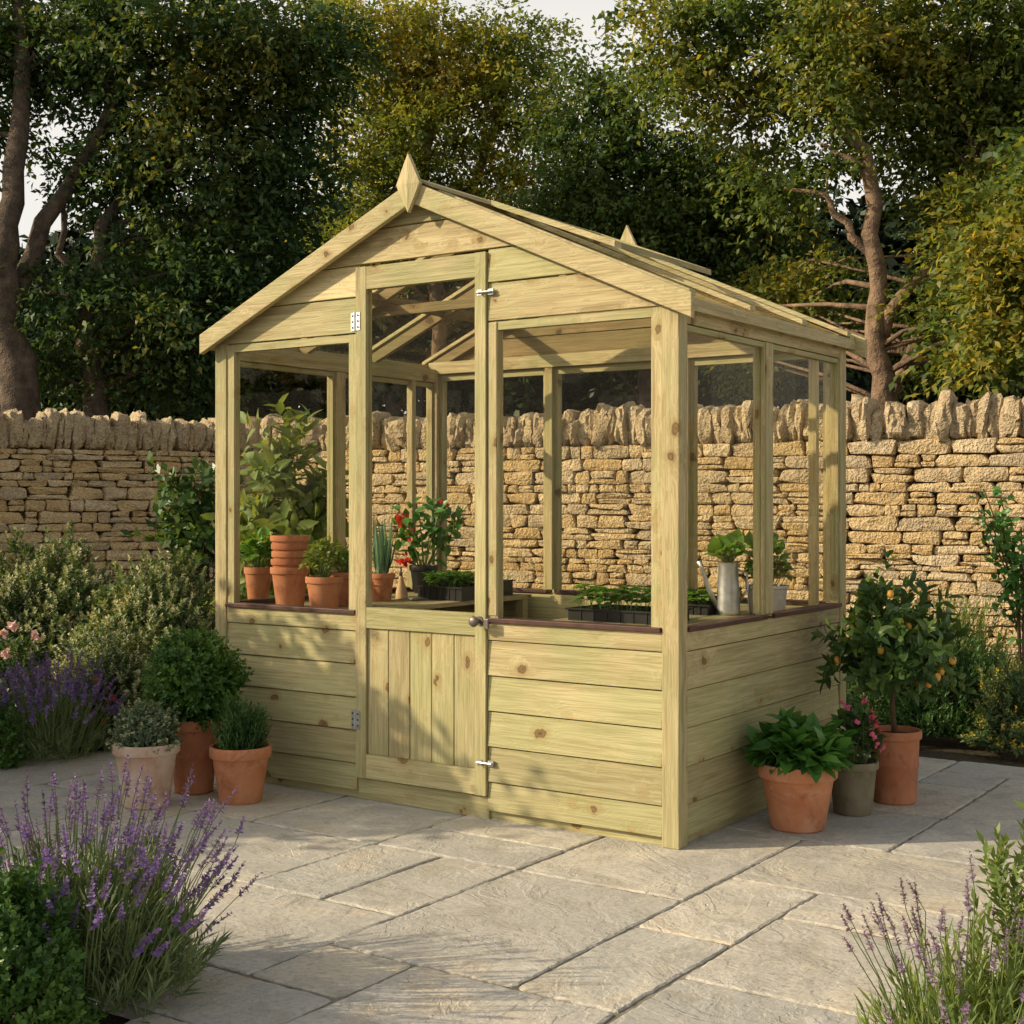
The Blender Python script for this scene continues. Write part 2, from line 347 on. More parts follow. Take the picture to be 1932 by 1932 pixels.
def shrub(name, label, cat, loc, rx, ry, h, m, nsp=500, k=9, ln=.09, L=.025, W=.009, ang=.8, up=.6, tips=None, tipn=10, z0=0, low=-.1, group=None, inner=.5, woody=True, tipL=.012, curved=False, bump=.14):
    t = thing(name, label, cat, loc, 0, group)
    P, d = dome(nsp, rx, ry, h, z0, inner, low, bump)
    Dr = unit(d+np.array([0,0,up])+rng.normal(size=P.shape)*.25)
    P0 = P-Dr*ln*.7; P0[:,2] = np.maximum(P0[:,2], .01)
    a = sprigs(P0, Dr, ln*rng.uniform(.7,1.3,len(P0)), k, L, W, ang)
    leaves('foliage', *a, m, t, curved=curved)
    if woody:
        mb = MB(); idx = rng.choice(len(P0), min(36, len(P0)), replace=False)
        stems(mb, [(random.uniform(-.04,.04)*rx, random.uniform(-.04,.04)*ry, 0) for _ in idx], P0[idx], .006, .002, 4)
        mb.build('stem', M_twig, t)
    if tips:
        T = P0+Dr*ln; sel = rng.random(len(T)) < tips[1]
        a = sprigs(T[sel]-Dr[sel]*.02, Dr[sel], .045, tipn, tipL, tipL*.6, 1.0)
        leaves('flower', *a, tips[0], t)
    return t
def lavender(label, loc, rad, H, nst, mflower, mleaf=L_lav, spike=.085, fl=.0095, group=None, hmin=.6, nl=900, leafL=.05, shift=(0,0)):
    t = thing('lavender', label, 'lavender', loc, 0, group)
    mb = MB(); TP = []; TD = []; SL = []
    for i in range(nst):
        a = random.uniform(0, 6.283); q = math.sqrt(random.random())
        b = Vector((math.cos(a), math.sin(a), 0))*rad*.5*q
        hh = H*random.uniform(hmin, 1.0)*(1-.28*q*q)
        tip = Vector((math.cos(a)*rad*q*1.0+random.gauss(0,.02)+shift[0]*hh, math.sin(a)*rad*q+random.gauss(0,.02)+shift[1]*hh, hh))
        mid = b.lerp(tip, .5)+Vector((0,0,hh*.09))
        mid2 = b.lerp(tip, .8)+Vector((random.gauss(0,.006),random.gauss(0,.006),hh*.05))
        mb.tube([b, mid, mid2, tip], [.0018,.0015,.0012,.001], 3, False)
        TD.append((tip-mid2).normalized()); TP.append(tip); SL.append(spike*random.uniform(.45,1.15))
    mb.build('stem', L_stem, t)
    TP = np.array(TP); TD = np.array(TD); SL = np.array(SL)
    P0 = TP-TD*SL[:,None]*.75
    a = sprigs(P0, TD, SL, 48, fl, fl*.7, 1.0, 0, .35)
    tt = np.tile(np.arange(48), nst)/48
    keep = (np.sin(tt*26) > -.5)
    sc = (1.2-.6*tt)[keep]
    leaves('flower', a[0][keep], a[1][keep], a[2][keep], a[3][keep]*sc, a[4][keep]*sc, mflower, t)
    P, d = dome(nl//6, rad*.75, rad*.75, H*.55, 0, .3, 0)
    Dr = unit(d*.7+np.array([0,0,.9])+rng.normal(size=P.shape)*.15)
    P0 = P-Dr*.06; P0[:,2] = np.maximum(P0[:,2], 0)
    a = sprigs(P0, Dr, .10, 12, leafL, leafL*.11, .5)
    leaves('foliage', *a, mleaf, t)
    return t
def pot_mb(R_, H_, rim=.2, n=48, taper=.72, band=False):
    rb = R_*taper; rh = H_*(1-rim); ru = R_*.9
    prof = [(rb*.93, 0), (rb, .006)]
    if band: 
        rr = rb+(ru-rb)*.55; prof += [(rr, rh*.55), (rr+.004, rh*.58), (rr+.004, rh*.63), (rr+.002, rh*.66)]
    prof += [(ru, rh-.004), (ru+.001, rh), (R_*.985, rh+.002), (R_, rh+.008), (R_, H_-.006), (R_*.985, H_), (R_*.91, H_), (R_*.89, H_-.006), (R_*.86, H_-.05), (.002, H_-.052)]
    return MB().lathe(prof, n)
def pot(parent, R_, H_, m, **kw):
    o = pot_mb(R_, H_, **kw).build('pot', m, parent, smooth=True, sharp=35)
    s = MB().lathe([(.001, H_-.04), (R_*.885, H_-.028), (R_*.6, H_-.016), (.002, H_-.01)], 24).build('soil', M_soil, parent, smooth=True)
    return o

# ------------------------------------------------------------------ ground + patio
g = MB(); g.add([(-90,-60,-.045),(90,-60,-.045),(90,140,-.045),(-90,140,-.045)], [(0,1,2,3)])
tag(g.build('ground', M_ground), kind='structure')
mod = .285; nx0, nx1, ny0, ny1 = -11, 19, -22, 7
def inpatio(i, j):
    x = (i+.5)*mod; y = .07+(j+.5)*mod; w = loc2w(x, y)
    if w.x < -.92 and w.y < 3.3: return False
    return True
grid = {}; slabs = []
sizes = [(2,2),(3,2),(2,3),(3,2),(2,1),(1,2),(2,2),(1,1),(3,3),(3,1),(2,1)]
rs = random.Random(33)
for j in range(ny0, ny1):
    for i in range(nx0, nx1):
        if (i,j) in grid or not inpatio(i,j): continue
        opts = sizes[:]; rs.shuffle(opts)
        for (a, b) in opts+[(1,2),(2,1),(1,1)]:
            cells = [(i+p, j+q) for p in range(a) for q in range(b)]
            if all(c not in grid and c[0] < nx1 and c[1] < ny1 and inpatio(*c) for c in cells):
                for c in cells: grid[c] = 1
                slabs.append((i*mod, .07+j*mod, (i+a)*mod, .07+(j+b)*mod)); break
pb = MB()
for (x0,y0,x1,y1) in slabs:
    gp_ = .0026; x0 += gp_*rs.uniform(.4,1.8); y0 += gp_*rs.uniform(.4,1.8); x1 -= gp_*rs.uniform(.4,1.8); y1 -= gp_*rs.uniform(.4,1.8)
    out_ = []
    for (ax,ay,bx,by,nx_,ny_) in ((x0,y0,x1,y0,0,-1),(x1,y0,x1,y1,1,0),(x1,y1,x0,y1,0,1),(x0,y1,x0,y0,-1,0)):
        n = max(4, int((abs(bx-ax)+abs(by-ay))/.02)); w = rs.uniform(-.003,.0005); f1 = rs.uniform(3,9); p1 = rs.uniform(0,6)
        for k in range(n):
            t = k/n; e = (rs.uniform(-.0035,.0012)+w*(1+math.sin(t*f1+p1))) if k else 0
            px_, py_ = ax+(bx-ax)*t+nx_*e, ay+(by-ay)*t+ny_*e
            if k == 0: px_ += (.007 if px_ < (x0+x1)/2 else -.007); py_ += (.007 if py_ < (y0+y1)/2 else -.007)
            out_.append((px_, py_))
    cx_, cy_ = (x0+x1)/2, (y0+y1)/2; tx, ty, tz = rs.uniform(-.0025,.0025), rs.uniform(-.0025,.0025), rs.uniform(-.001,.001)
    def zz(x,y): return tz+tx*(x-cx_)+ty*(y-cy_)
    n = len(out_); vs = []; 
    ins = []
    for (x,y) in out_:
        d = Vector((cx_-x, cy_-y)); d.normalize(); r_ = rs.uniform(.003,.012); ins.append((x+d.x*r_, y+d.y*r_))
    vs += [(x,y,zz(x,y)) for x,y in ins]; vs += [(x,y,zz(x,y)-.003) for x,y in out_]; vs += [(x,y,-.04) for x,y in out_]
    fs = [tuple(range(n))]
    for k in range(n):
        k2 = (k+1) % n; fs += [(k, k+n, k2+n, k2), (k+n, k+2*n, k2+2*n, k2+n)]
    pb.add(vs, fs)
po = pb.build('patio', M_flag); po.location = CORNER; po.rotation_euler = (0,0,PHI); tag(po, kind='structure')
jb = MB()
for c in grid: jb.add([(c[0]*mod,.07+c[1]*mod,-.006),((c[0]+1)*mod,.07+c[1]*mod,-.006),((c[0]+1)*mod,.07+(c[1]+1)*mod,-.006),(c[0]*mod,.07+(c[1]+1)*mod,-.006)], [(0,1,2,3)])
jo = jb.build('patio_bedding', M_joint); jo.location = CORNER; jo.rotation_euler = (0,0,PHI); tag(jo, kind='structure')

# ------------------------------------------------------------------ greenhouse
GH = thing('greenhouse', 'pale green timber greenhouse with apex roof, half glazed door and clad lower walls', 'greenhouse', CORNER, PHI)
W_, D_ = 2.1, 1.44
FR = {'front': ((0,0),(-1,0),(0,-1)), 'side': ((0,0),(0,1),(1,0)), 'left': ((-W_,0),(0,1),(-1,0)), 'back': ((0,D_),(-1,0),(0,1))}
def fp(fr, s, n, z):
    o, a, nn = FR[fr]; return (o[0]+a[0]*s+nn[0]*n, o[1]+a[1]*s+nn[1]*n, z)
def fbox(mb, fr, s0, s1, n0, n1, z0, z1):
    return mb.hexa([fp(fr,s0,n1,z0),fp(fr,s1,n1,z0),fp(fr,s1,n0,z0),fp(fr,s0,n0,z0),fp(fr,s0,n1,z1),fp(fr,s1,n1,z1),fp(fr,s1,n0,z1),fp(fr,s0,n0,z1)])
def board(mb, fr, s0, s1, z0, z1, s0t=None, s1t=None, nb=.009, ntp=.001):
    s0t = s0 if s0t is None else s0t; s1t = s1 if s1t is None else s1t
    jb_ = random.uniform(-.001,.0005)
    z0 += .0022; z1 -= .0018
    return mb.hexa([fp(fr,s0,nb+jb_,z0),fp(fr,s1,nb+jb_,z0),fp(fr,s1,-.012,z0),fp(fr,s0,-.012,z0),fp(fr,s0t,ntp+jb_,z1),fp(fr,s1t,ntp+jb_,z1),fp(fr,s1t,-.012,z1),fp(fr,s0t,-.012,z1)])
mats = {'front': WX, 'back': WX, 'side': WY, 'left': WY}
BV = .0018
for (x0,x1,y0,y1) in ((-.052,.0105,-.0105,.052), (-2.1105,-2.048,-.0105,.052), (-.052,.0105,1.388,1.4505), (-2.1105,-2.048,1.388,1.4505)):
    MB().box(x0,x1,y0,y1,0,1.762).build('corner_post', WZ, GH, bevel=.003)
rows = [.632,.507,.382,.257,.132,.03]
def cladding(fr, s0, s1, lo=True):
    mb = MB(); z = rows
    for a, b in zip(z[1:], z[:-1]): board(mb, fr, s0, s1, a, b)
    mb.build('cladding', mats[fr], GH, bevel=BV)
    r = MB(); fbox(r, fr, s0, s1, -.014, .006, .634, .696); r.build('rail', mats[fr], GH, bevel=BV)
    k = MB(); fbox(k, fr, s0, s1, -.03, -.014, .0, .69); k.build('inner_lining', mats[fr], GH)
cladding('front', .053, .748); cladding('front', 1.355, 2.047)
for fr in ('side', 'left'): cladding(fr, .053, 1.387)
cladding('back', .053, 2.047)
pl = MB(); fbox(pl, 'front', .748, 1.355, -.02, -.002, 0, .078); pl.build('plinth', WX, GH, bevel=BV)
def window(fr, s0, s1, z0, z1, fl, frr, top=.03):
    root = MB()
    fbox(root, fr, s0, s0+fl, -.03, .004, z0+.002, z1-.001); fbox(root, fr, s1-frr, s1, -.03, .004, z0+.002, z1-.001)
    root.cur = 1; fbox(root, fr, s0+fl-.001, s1-frr+.001, -.029, .003, z1-top, z1-.0015)
    w = root.build('window', [WZ, mats[fr]], GH)
    b = MB(); fbox(b, fr, s0+.001, s1-.001, -.035, .018, z0-.004, z0+.012); b.build('sill', M_sill, w, bevel=.002)
    gl = MB(); fbox(gl, fr, s0+fl, s1-frr, -.012, -.008, z0+.012, z1-top); gl.build('pane', M_glass, w)
    return w
window('front', .053, .747, .70, 1.755, .041, .041)
window('front', 1.356, 2.047, .70, 1.755, .04, .038)
sd = MB(); fbox(sd, 'front', .709, .7475, -.03, .0075, .72, 1.752); sd.build('door_post', WZ, GH, bevel=BV)
for fr in ('side', 'left'):
    window(fr, .053, .672, .70, 1.70, .006, .014, .02); window(fr, .728, 1.387, .70, 1.70, .014, .010, .02)
    q = MB(); fbox(q, fr, .672, .728, -.045, .008, .714, 1.70); q.build('mullion', WZ, GH, bevel=BV)
    q = MB(); fbox(q, fr, 1.20, 1.228, -.050, -.016, .70, 1.70); q.build('mullion', WZ, GH, bevel=BV)
    q = MB(); fbox(q, fr, .0, 1.44, -.045, .008, 1.702, 1.765); q.build('wall_plate', WY, GH, bevel=BV)
for a, b in ((.053,.68),(.72,1.38),(1.42,2.047)): window('back', a, b, .70, 1.74, .02, .02)
for a in (.68, 1.38):
    q = MB(); fbox(q, 'back', a, a+.04, -.05, .008, .714, 1.74); q.build('mullion', WZ, GH, bevel=BV)
q = MB(); fbox(q, 'back', .0, 2.1, -.05, .006, 1.742, 1.80); q.build('wall_plate', WX, GH, bevel=BV)
RZ = 2.27; SL = .44
def hw(z): return min(1.05, (RZ-.025-z)/SL)
def gable(fr, zs, doorcut=True, mt=None):
    mb = MB()
    for z0, z1 in zip(zs[:-1], zs[1:]):
        a0, a1 = hw(z0), hw(z1)
        if z1 >= RZ-.03: a1 = .0
        if doorcut and z1 < 2.02:
            board(mb, fr, 1.05-a0, .748, z0, z1, 1.05-a1, .748)
            board(mb, fr, 1.355, 1.05+a0, z0, z1, 1.355, 1.05+a1)
        else: board(mb, fr, 1.05-a0, 1.05+a0, z0, z1, 1.05-a1, 1.05+a1)
    mb.build('gable_cladding', mt or mats[fr], GH, bevel=BV)
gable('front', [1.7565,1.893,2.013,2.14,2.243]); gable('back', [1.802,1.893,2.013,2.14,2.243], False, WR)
# door
DR = MB()
for (a, b) in ((.751,.797),(1.303,1.352)): fbox(DR, 'front', a, b, -.022, .016, .083, 2.003)
DR.cur = 1
for (a, b) in ((1.918,2.002),(.648,.725),(.084,.174)): fbox(DR, 'front', .7965, 1.3035, -.021, .0145, a, b)
door = DR.build('door', [WZ, WX], GH)
q = MB(); n = 5; w = (1.303-.797)/n
for i in range(n): fbox(q, 'front', .797+i*w+.0015, .797+(i+1)*w-.0015, -.012, .004+random.uniform(-.0006,.0006), .174, .648)
q.build('panel', WZ, door, bevel=.003)
q = MB(); fbox(q, 'front', .797, 1.303, -.006, -.002, .725, 1.918); q.build('pane', M_glass, door)
for zc in (1.80, .30):
    q = MB(); n0 = .0085
    fbox(q, 'front', 1.330, 1.350, .016, .0185, zc-.034, zc+.034); fbox(q, 'front', 1.360, 1.380, n0, n0+.0025, zc-.034, zc+.034)
    q.tube([fp('front', 1.355, .018, zc-.036), fp('front', 1.355, .018, zc+.036)], .0045, 10)
    q.cur = 1
    for dz in (-.022,0,.022):
        for s, nn_ in ((1.339,.0187),(1.371,n0+.0027)): c = fp('front', s, nn_, zc+dz); q.tube([c, (c[0], c[1]-.001, c[2])], .0042, 8)
    q.build('hinge', [M_zinc, M_hole], door)
for zc in (1.86, .20):
    q = MB(); fbox(q, 'front', .765, .785, .016, .0185, zc-.010, zc+.010); fbox(q, 'front', .718, .74, .0075, .0165, zc-.010, zc+.010)
    q.tube([fp('front', .785, .022, zc), fp('front', .722, .022, zc)], .004, 8); q.tube([fp('front', .772, .022, zc), fp('front', .772, .032, zc-.006)], .003, 6)
    q.build('latch', M_zinc, door)
q = MB(); c = fp('front', .775, .016, .70)
for (r0, d0, r1, d1) in ((.017,0,.017,.005),(.008,.005,.008,.03)): q.tube([(c[0],c[1]-d0,c[2]),(c[0],c[1]-d1,c[2])], [r0,r1], 16)
q.tube([(c[0],c[1]-d,c[2]) for d in (.026,.030,.038,.046,.049)], [.010,.017,.020,.016,.006], 18); q.build('knob', M_dark, door, smooth=True, sharp=50)
q = MB(); q.tube([(c[0]+.045,c[1]-.0,c[2]-.005),(c[0]+.045,c[1]-.02,c[2]-.005)], .006, 10); q.box(c[0]+.035,c[0]+.055,c[1]-.028,c[1]-.02,c[2]-.025,c[2]+.010); q.build('turn_button', M_dark, door, bevel=.002)
# roof
def rp(sd, t, y, off): return (-1.05+sd*t, y, RZ-SL*t+off)
def rbox(mb, sd, t0, t1, y0, y1, o0, o1, o0b=None, o1b=None):
    o0b = o0 if o0b is None else o0b; o1b = o1 if o1b is None else o1b
    if sd > 0: c = [rp(1,t0,y0,o0),rp(1,t1,y0,o0b),rp(1,t1,y1,o0b),rp(1,t0,y1,o0),rp(1,t0,y0,o1),rp(1,t1,y0,o1b),rp(1,t1,y1,o1b),rp(1,t0,y1,o1)]
    else: c = [rp(-1,t1,y0,o0b),rp(-1,t0,y0,o0),rp(-1,t0,y1,o0),rp(-1,t1,y1,o0b),rp(-1,t1,y0,o1b),rp(-1,t0,y0,o1),rp(-1,t0,y1,o1),rp(-1,t1,y1,o1b)]
    return mb.hexa(c)
ys = [.02,.48,.94,1.40]
for sd_ in (1,-1):
    for y in ys:
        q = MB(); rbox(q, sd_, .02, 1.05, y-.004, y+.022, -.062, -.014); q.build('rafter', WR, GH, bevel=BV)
        q = MB(); rbox(q, sd_, .05, 1.09, y-.012, y+.032, -.002, .016); q.build('glazing_bar', WX, GH, bevel=BV)
    for a, b in zip(ys[:-1], ys[1:]): 
        q = MB(); rbox(q, sd_, .03, 1.085, a+.024, b-.006, -.009, -.004); q.build('roof_pane', M_glass, GH)
    te = 1.132 if sd_ > 0 else 1.098
    for (y0, y1) in ((-.062,-.038),(1.478,1.502)):
        q = MB(); rbox(q, sd_, .002, te, y0, y1, -.068, .012); q.build('barge_board', WX, GH, bevel=.003)
        ya, yb = (-.037,.009) if y0 < 0 else (1.431,1.477)
        q = MB(); rbox(q, sd_, .002, 1.085, ya, yb, -.024, .006); q.build('verge_board', WX, GH, bevel=BV)
    q = MB(); rbox(q, sd_, 1.060, 1.090, -.036, 1.476, -.052, -.012); q.build('eaves_board', WY, GH, bevel=.003)
    q = MB(); rbox(q, sd_, .002, .075, -.034, 1.474, .0175, .030); q.build('ridge_board', WY, GH, bevel=.003)
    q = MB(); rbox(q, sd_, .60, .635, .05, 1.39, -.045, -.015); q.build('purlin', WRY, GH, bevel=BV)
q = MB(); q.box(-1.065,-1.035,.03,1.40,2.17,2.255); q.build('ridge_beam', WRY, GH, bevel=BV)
vt = MB()
def vo_(t): return .0175+(t-.10)*.05
for (ta,tb,y0,y1) in ((.10,.64,.30,.35),(.10,.64,1.02,1.07)): rbox(vt, 1, ta, tb, y0, y1, vo_(ta), vo_(ta)+.022, vo_(tb), vo_(tb)+.022)
vt.cur = 1
for (ta,tb) in ((.10,.15),(.585,.64)): rbox(vt, 1, ta, tb, .3495, 1.0205, vo_(ta), vo_(ta)+.021, vo_(tb), vo_(tb)+.021)
vent = vt.build('roof_vent', [WX, WY], GH)
q = MB(); rbox(q, 1, .15, .585, .351, 1.019, vo_(.15)+.012, vo_(.15)+.016, vo_(.585)+.012, vo_(.585)+.016); q.build('pane', M_glass, vent)
for (y0, y1) in ((-.080,-.063),(1.503,1.520)):
    c = [(-1.05,2.165),(-.996,2.268),(-1.05,2.378),(-1.104,2.268)]
    q = MB(); n = 4; ym = y0-.008 if y0 < 0 else y1+.008
    if y0 < 0: q.add([(x,y0,z) for x,z in c]+[(x,y1,z) for x,z in c]+[(-1.05,ym,2.268)], [(0,1,8),(1,2,8),(2,3,8),(3,0,8),(7,6,5,4)]+[(i, i+n, (i+1)%n+n, (i+1)%n) for i in range(n)])
    else: q.add([(x,y0,z) for x,z in c]+[(x,y1,z) for x,z in c]+[(-1.05,ym,2.268)], [(0,1,2,3),(4,8,5),(5,8,6),(6,8,7),(7,8,4)]+[(i, i+n, (i+1)%n+n, (i+1)%n) for i in range(n)])
    q.build('finial', WZ, GH)
q = MB(); q.box(-1.75,-.35,.512,.534,1.90,1.94); q.build('collar_tie', WR, GH, bevel=BV)

# ------------------------------------------------------------------ staging inside
BH = .69
def bench(label, x0, x1, y0, y1):
    t = thing('staging_bench', label, 'bench', loc2w(x0, y0), PHI)
    w, d = x1-x0, y1-y0; q = MB(); n = 6; s = w/n
    for i in range(n): q.box(i*s+.005, (i+1)*s-.005, 0, d, BH-.02, BH)
    q.build('tabletop', WG, t, bevel=.002)
    for (a, b) in ((.02,.04),(d-.04,d-.02)):
        q = MB(); q.box(.02,w-.02,a,b,BH-.08,BH-.021); q.build('apron', WG, t)
    for (a, b) in ((.0,.0),(w-.04,.0),(.0,d-.04),(w-.04,d-.04)): MB().box(a,a+.04,b+.041 if b == 0 else b-.041,b+.08 if b == 0 else b-.002,0,BH-.021).build('leg', WG, t)
bench('slatted wooden bench on the left inside the greenhouse carrying terracotta pots', -2.06, -1.48, .055, 1.38)
bench('slatted wooden bench on the right inside the greenhouse carrying seed trays', -.66, -.06, .055, 1.38)

def potted(label, cat, loc, R_, H_, m, group=None, name='potted_plant', **kw):
    t = thing(name, label, cat, loc, random.uniform(0,6), group); pot(t, R_, H_, m, **kw); return t
b = gp(547, 1146, BH)
stk_l = ['large bottom terracotta pot of the stack inside the left window', 'second terracotta pot up from the bottom of the stack inside the left window', 'third terracotta pot up in the stack inside the left window', 'fourth terracotta pot up in the stack inside the left window', 'topmost terracotta pot of the stack inside the left window']
for i, (r, hh, dz) in enumerate([(.081,.165,0),(.078,.15,.048),(.076,.15,.078),(.077,.15,.108),(.080,.15,.140)]):
    o = pot_mb(r, hh, rim=.17, taper=.70).build('flower_pot', M_terra2 if i % 2 else M_terra, None, smooth=True, sharp=35)
    o.location = (b.x+random.uniform(-.002,.002), b.y, BH+dz+.001*i); tag(o, stk_l[i], 'flower pot', 'stacked terracotta pots in the greenhouse')
def broad(t, c, r, n, L, W, m, name='foliage', up=.5, curved=True, droop=.3, bump=.14):
    P, d = dome(n, r[0], r[1], r[2], c[2], .35, -.2, bump); P[:,0] += c[0]; P[:,1] += c[1]
    D = unit(d+np.array([0,0,up-.2])+rng.normal(size=P.shape)*.35); N = unit(d*.5+np.array([0,0,1])+rng.normal(size=P.shape)*.25)
    s = rng.uniform(.6,1.15,len(P)); leaves(name, P-D*L*.4, D, N, L*s, W*s, m, t, curved, droop)
    mb = MB(); idx = rng.choice(len(P), min(len(P), 30), replace=False)
    stems(mb, [(c[0]+random.uniform(-.04,.04)*r[0], c[1]+random.uniform(-.04,.04)*r[1], max(0, c[2]-r[2]*.9)) for _ in idx], P[idx], .003, .0015, 4); mb.build('stem', L_stem, t)
    return P
t = potted('orange terracotta pot with leafy plant in the far left corner of the greenhouse bench', 'potted plant', gp(486,1136,BH)+Vector((-.0,.02,0)), .062, .15, M_terra)
broad(t, (0,0,.20), (.09,.09,.12), 120, .06, .04, L_seed)
t = potted('terracotta pot with bushy green herb inside the left window, right of the pot stack', 'potted plant', gp(612,1152,BH), .075, .135, M_terra)
broad(t, (0,0,.19), (.085,.085,.10), 420, .028, .018, L_yel)
t = potted('small terracotta pot with low green plant half hidden behind the herb pot', 'potted plant', gp(650,1143,BH), .06, .14, M_terra2)
broad(t, (0,0,.17), (.06,.06,.07), 160, .03, .02, L_seed)
t = potted('terracotta pot with upright blue-green bulb leaves seen through the door glass', 'potted plant', gp(720,1133,BH), .058, .12, M_terra)
n = 34; a = rng.uniform(0,6.28,n); P = np.stack([np.cos(a)*.02,np.sin(a)*.02,np.full(n,.10)],1); D = unit(np.stack([np.cos(a)*rng.uniform(.05,.4,n),np.sin(a)*rng.uniform(.05,.4,n),np.ones(n)],1))
leaves('foliage', P, D, unit(np.stack([np.cos(a),np.sin(a),np.full(n,.1)],1)), rng.uniform(.16,.29,n), .017, L_blue, t, True, .12)
t = potted('plant with red blooms and broad leaves in a dark pot seen through the door glass', 'potted plant', gp(800,1118,BH), .07, .13, M_black)
mb = MB(); LP = []
for (dx, dz) in ((-.10,.33),(-.06,.26),(-.02,.36),(.03,.30),(.08,.40),(.12,.28),(.15,.36),(-.04,.2),(.06,.22)):
    dy = random.uniform(-.06,.06); mb.tube([(0,0,.1),(dx*.4,dy*.4,dz*.6),(dx,dy,dz)], [.005,.004,.002], 5)
    for _ in range(14): LP.append((dx+random.gauss(0,.03), dy+random.gauss(0,.03), dz+random.gauss(0,.03)))
t.rotation_euler = (0,0,0); mb.build('stem', L_stem, t); LP = np.array(LP); D = unit(rng.normal(size=LP.shape)+[0,0,.2]); 
leaves('foliage', LP, D, unit(rng.normal(size=LP.shape)*.4+[0,-.5,1]), rng.uniform(.05,.085,len(LP)), .036, L_basil, t, True)
for c in ((-.10,-.03,.34),(-.06,-.05,.27),(.09,0,.41),(-.09,-.02,.15)):
    FP = np.array([c])+rng.normal(size=(22,3))*.010; leaves('flower', FP, rand_dir(22), rand_dir(22), .028, .02, P_red, t, True)
def seedtray(label, loc, w, d, hgt=.04, rz=PHI, n=260, hh=.045, L=.016):
    t = thing('seed_tray', label, 'seed tray', loc, rz)
    q = MB(); q.box(-w/2,w/2,-d/2,d/2,0,.006)
    for (x0,x1,y0,y1) in ((-w/2,w/2,-d/2,-d/2+.006),(-w/2,w/2,d/2-.006,d/2),(-w/2,-w/2+.006,-d/2+.006,d/2-.006),(w/2-.006,w/2,-d/2+.006,d/2-.006)): q.box(x0,x1,y0,y1,.006,hgt)
    q.box(-w/2-.008,w/2+.008,-d/2-.008,-d/2,hgt-.006,hgt); q.box(-w/2-.008,w/2+.008,d/2,d/2+.008,hgt-.006,hgt)
    for i in range(1, 7): q.box(-w/2+i*w/7-.003,-w/2+i*w/7+.003,-d/2-.003,-d/2,.0,hgt-.008)
    for i in range(1, 7): q.box(-w/2+i*w/7-.002,-w/2+i*w/7+.002,-d/2+.0065,d/2-.0065,.006,hgt-.004)
    q.build('tray', M_black, t); MB().box(-w/2+.007,w/2-.007,-d/2+.007,d/2-.007,.007,hgt-.009).build('soil', M_soil, t)
    B = np.stack([rng.uniform(-w/2+.02,w/2-.02,n), rng.uniform(-d/2+.02,d/2-.02,n), np.full(n,hgt-.01)],1)
    T = B+np.stack([rng.normal(size=n)*.010, rng.normal(size=n)*.010, rng.uniform(.4,1.2,n)*hh],1)
    mb = MB(); 
    for p, q_ in zip(B, T): mb.tube([p, q_], .001, 3, False)
    st = mb.build('stem', L_seed, t)
    k = 5; i = np.repeat(np.arange(n), k); a = np.tile(np.arange(k)*math.pi*2/k, n)+rng.uniform(0,.8,n*k)
    D = unit(np.stack([np.cos(a),np.sin(a),rng.uniform(-.1,.6,n*k)],1))
    leaves('foliage', T[i]-[0,0,.003], D, unit(np.tile([0,0,1.0],(n*k,1))+rng.normal(size=(n*k,3))*.25), L*rng.uniform(.6,1.3,n*k), L*.6, L_seed, t, True)
    return t
seedtray('long black seed tray of green seedlings inside the right front window', gp(1178,1173,BH)+Vector((.02,.06,0)), .38, .22, .045, n=100, hh=.075, L=.034)
seedtray('black seed tray of seedlings behind the side window, beside the metal can', gp(1322,1158,BH)+Vector((-.02,.06,0)), .22, .20, n=60, hh=.05, L=.03)
seedtray('deep black seed tray with lush seedlings seen through the door glass', gp(855,1130,BH), .24, .2, .06, n=90, hh=.06, L=.035)
seedtray('black seed tray at the back of the left bench beside the red flowers', loc2w(-1.66,1.14,BH), .26, .30, .07, n=40, hh=.03)
t = thing('hand_trowel', 'small tan wooden handled trowel propped on the bench behind the door glass', 'trowel', gp(758,1130,BH), .4)
MB().tube([(0,0,.0),(0,.004,.03),(0,.008,.07),(0,.012,.10)], [.028,.026,.014,.009], 16).build('handle', M_tan, t, smooth=True, sharp=50)
MB().tube([(0,.012,.10),(0,.016,.14)], [.008,.005], 10).build('ferrule', M_dark, t, smooth=True)
t = thing('secateurs', 'dark metal secateurs lying on the bench behind the door glass', 'secateurs', gp(795,1134,BH), .3)
q = MB(); q.tube([(-.05,0,.008),(-.01,.004,.012),(.03,-.002,.008)], [.006,.007,.003], 8); q.tube([(-.05,-.02,.008),(-.01,-.002,.010),(.03,.006,.008)], [.006,.007,.003], 8); q.build('handle', M_dark, t, smooth=True)
t = thing('watering_can', 'tall silver metal can with spout and leafy cutting behind the side window', 'watering can', gp(1374,1160,BH), 0)
hc = .20
MB().lathe([(.043,0),(.046,.004),(.046,.01),(.041,.10),(.037,.185),(.040,hc),(.037,hc),(.034,.18),(.002,.178)], 32).build('body', M_zinc, t, smooth=True, sharp=40)
MB().tube([(-.040,0,.03),(-.075,0,.10),(-.098,0,.175),(-.112,0,.205)], [.011,.009,.007,.011], 12).build('spout', M_zinc, t, smooth=True)
MB().tube([(.038,.0,.17),(.07,.0,.16),(.075,.0,.10),(.043,.0,.05)], .005, 8).build('handle', M_zinc, t, smooth=True)
broad(t, (0,0,.235), (.065,.065,.055), 26, .085, .07, L_seed)
t = potted('grey glazed pot with leafy green plant behind the rear side window', 'potted plant', gp(1447,1158,BH), .085, .11, M_grey, taper=.8, rim=.12)
broad(t, (0,0,.17), (.09,.09,.15), 150, .055, .035, L_basil)

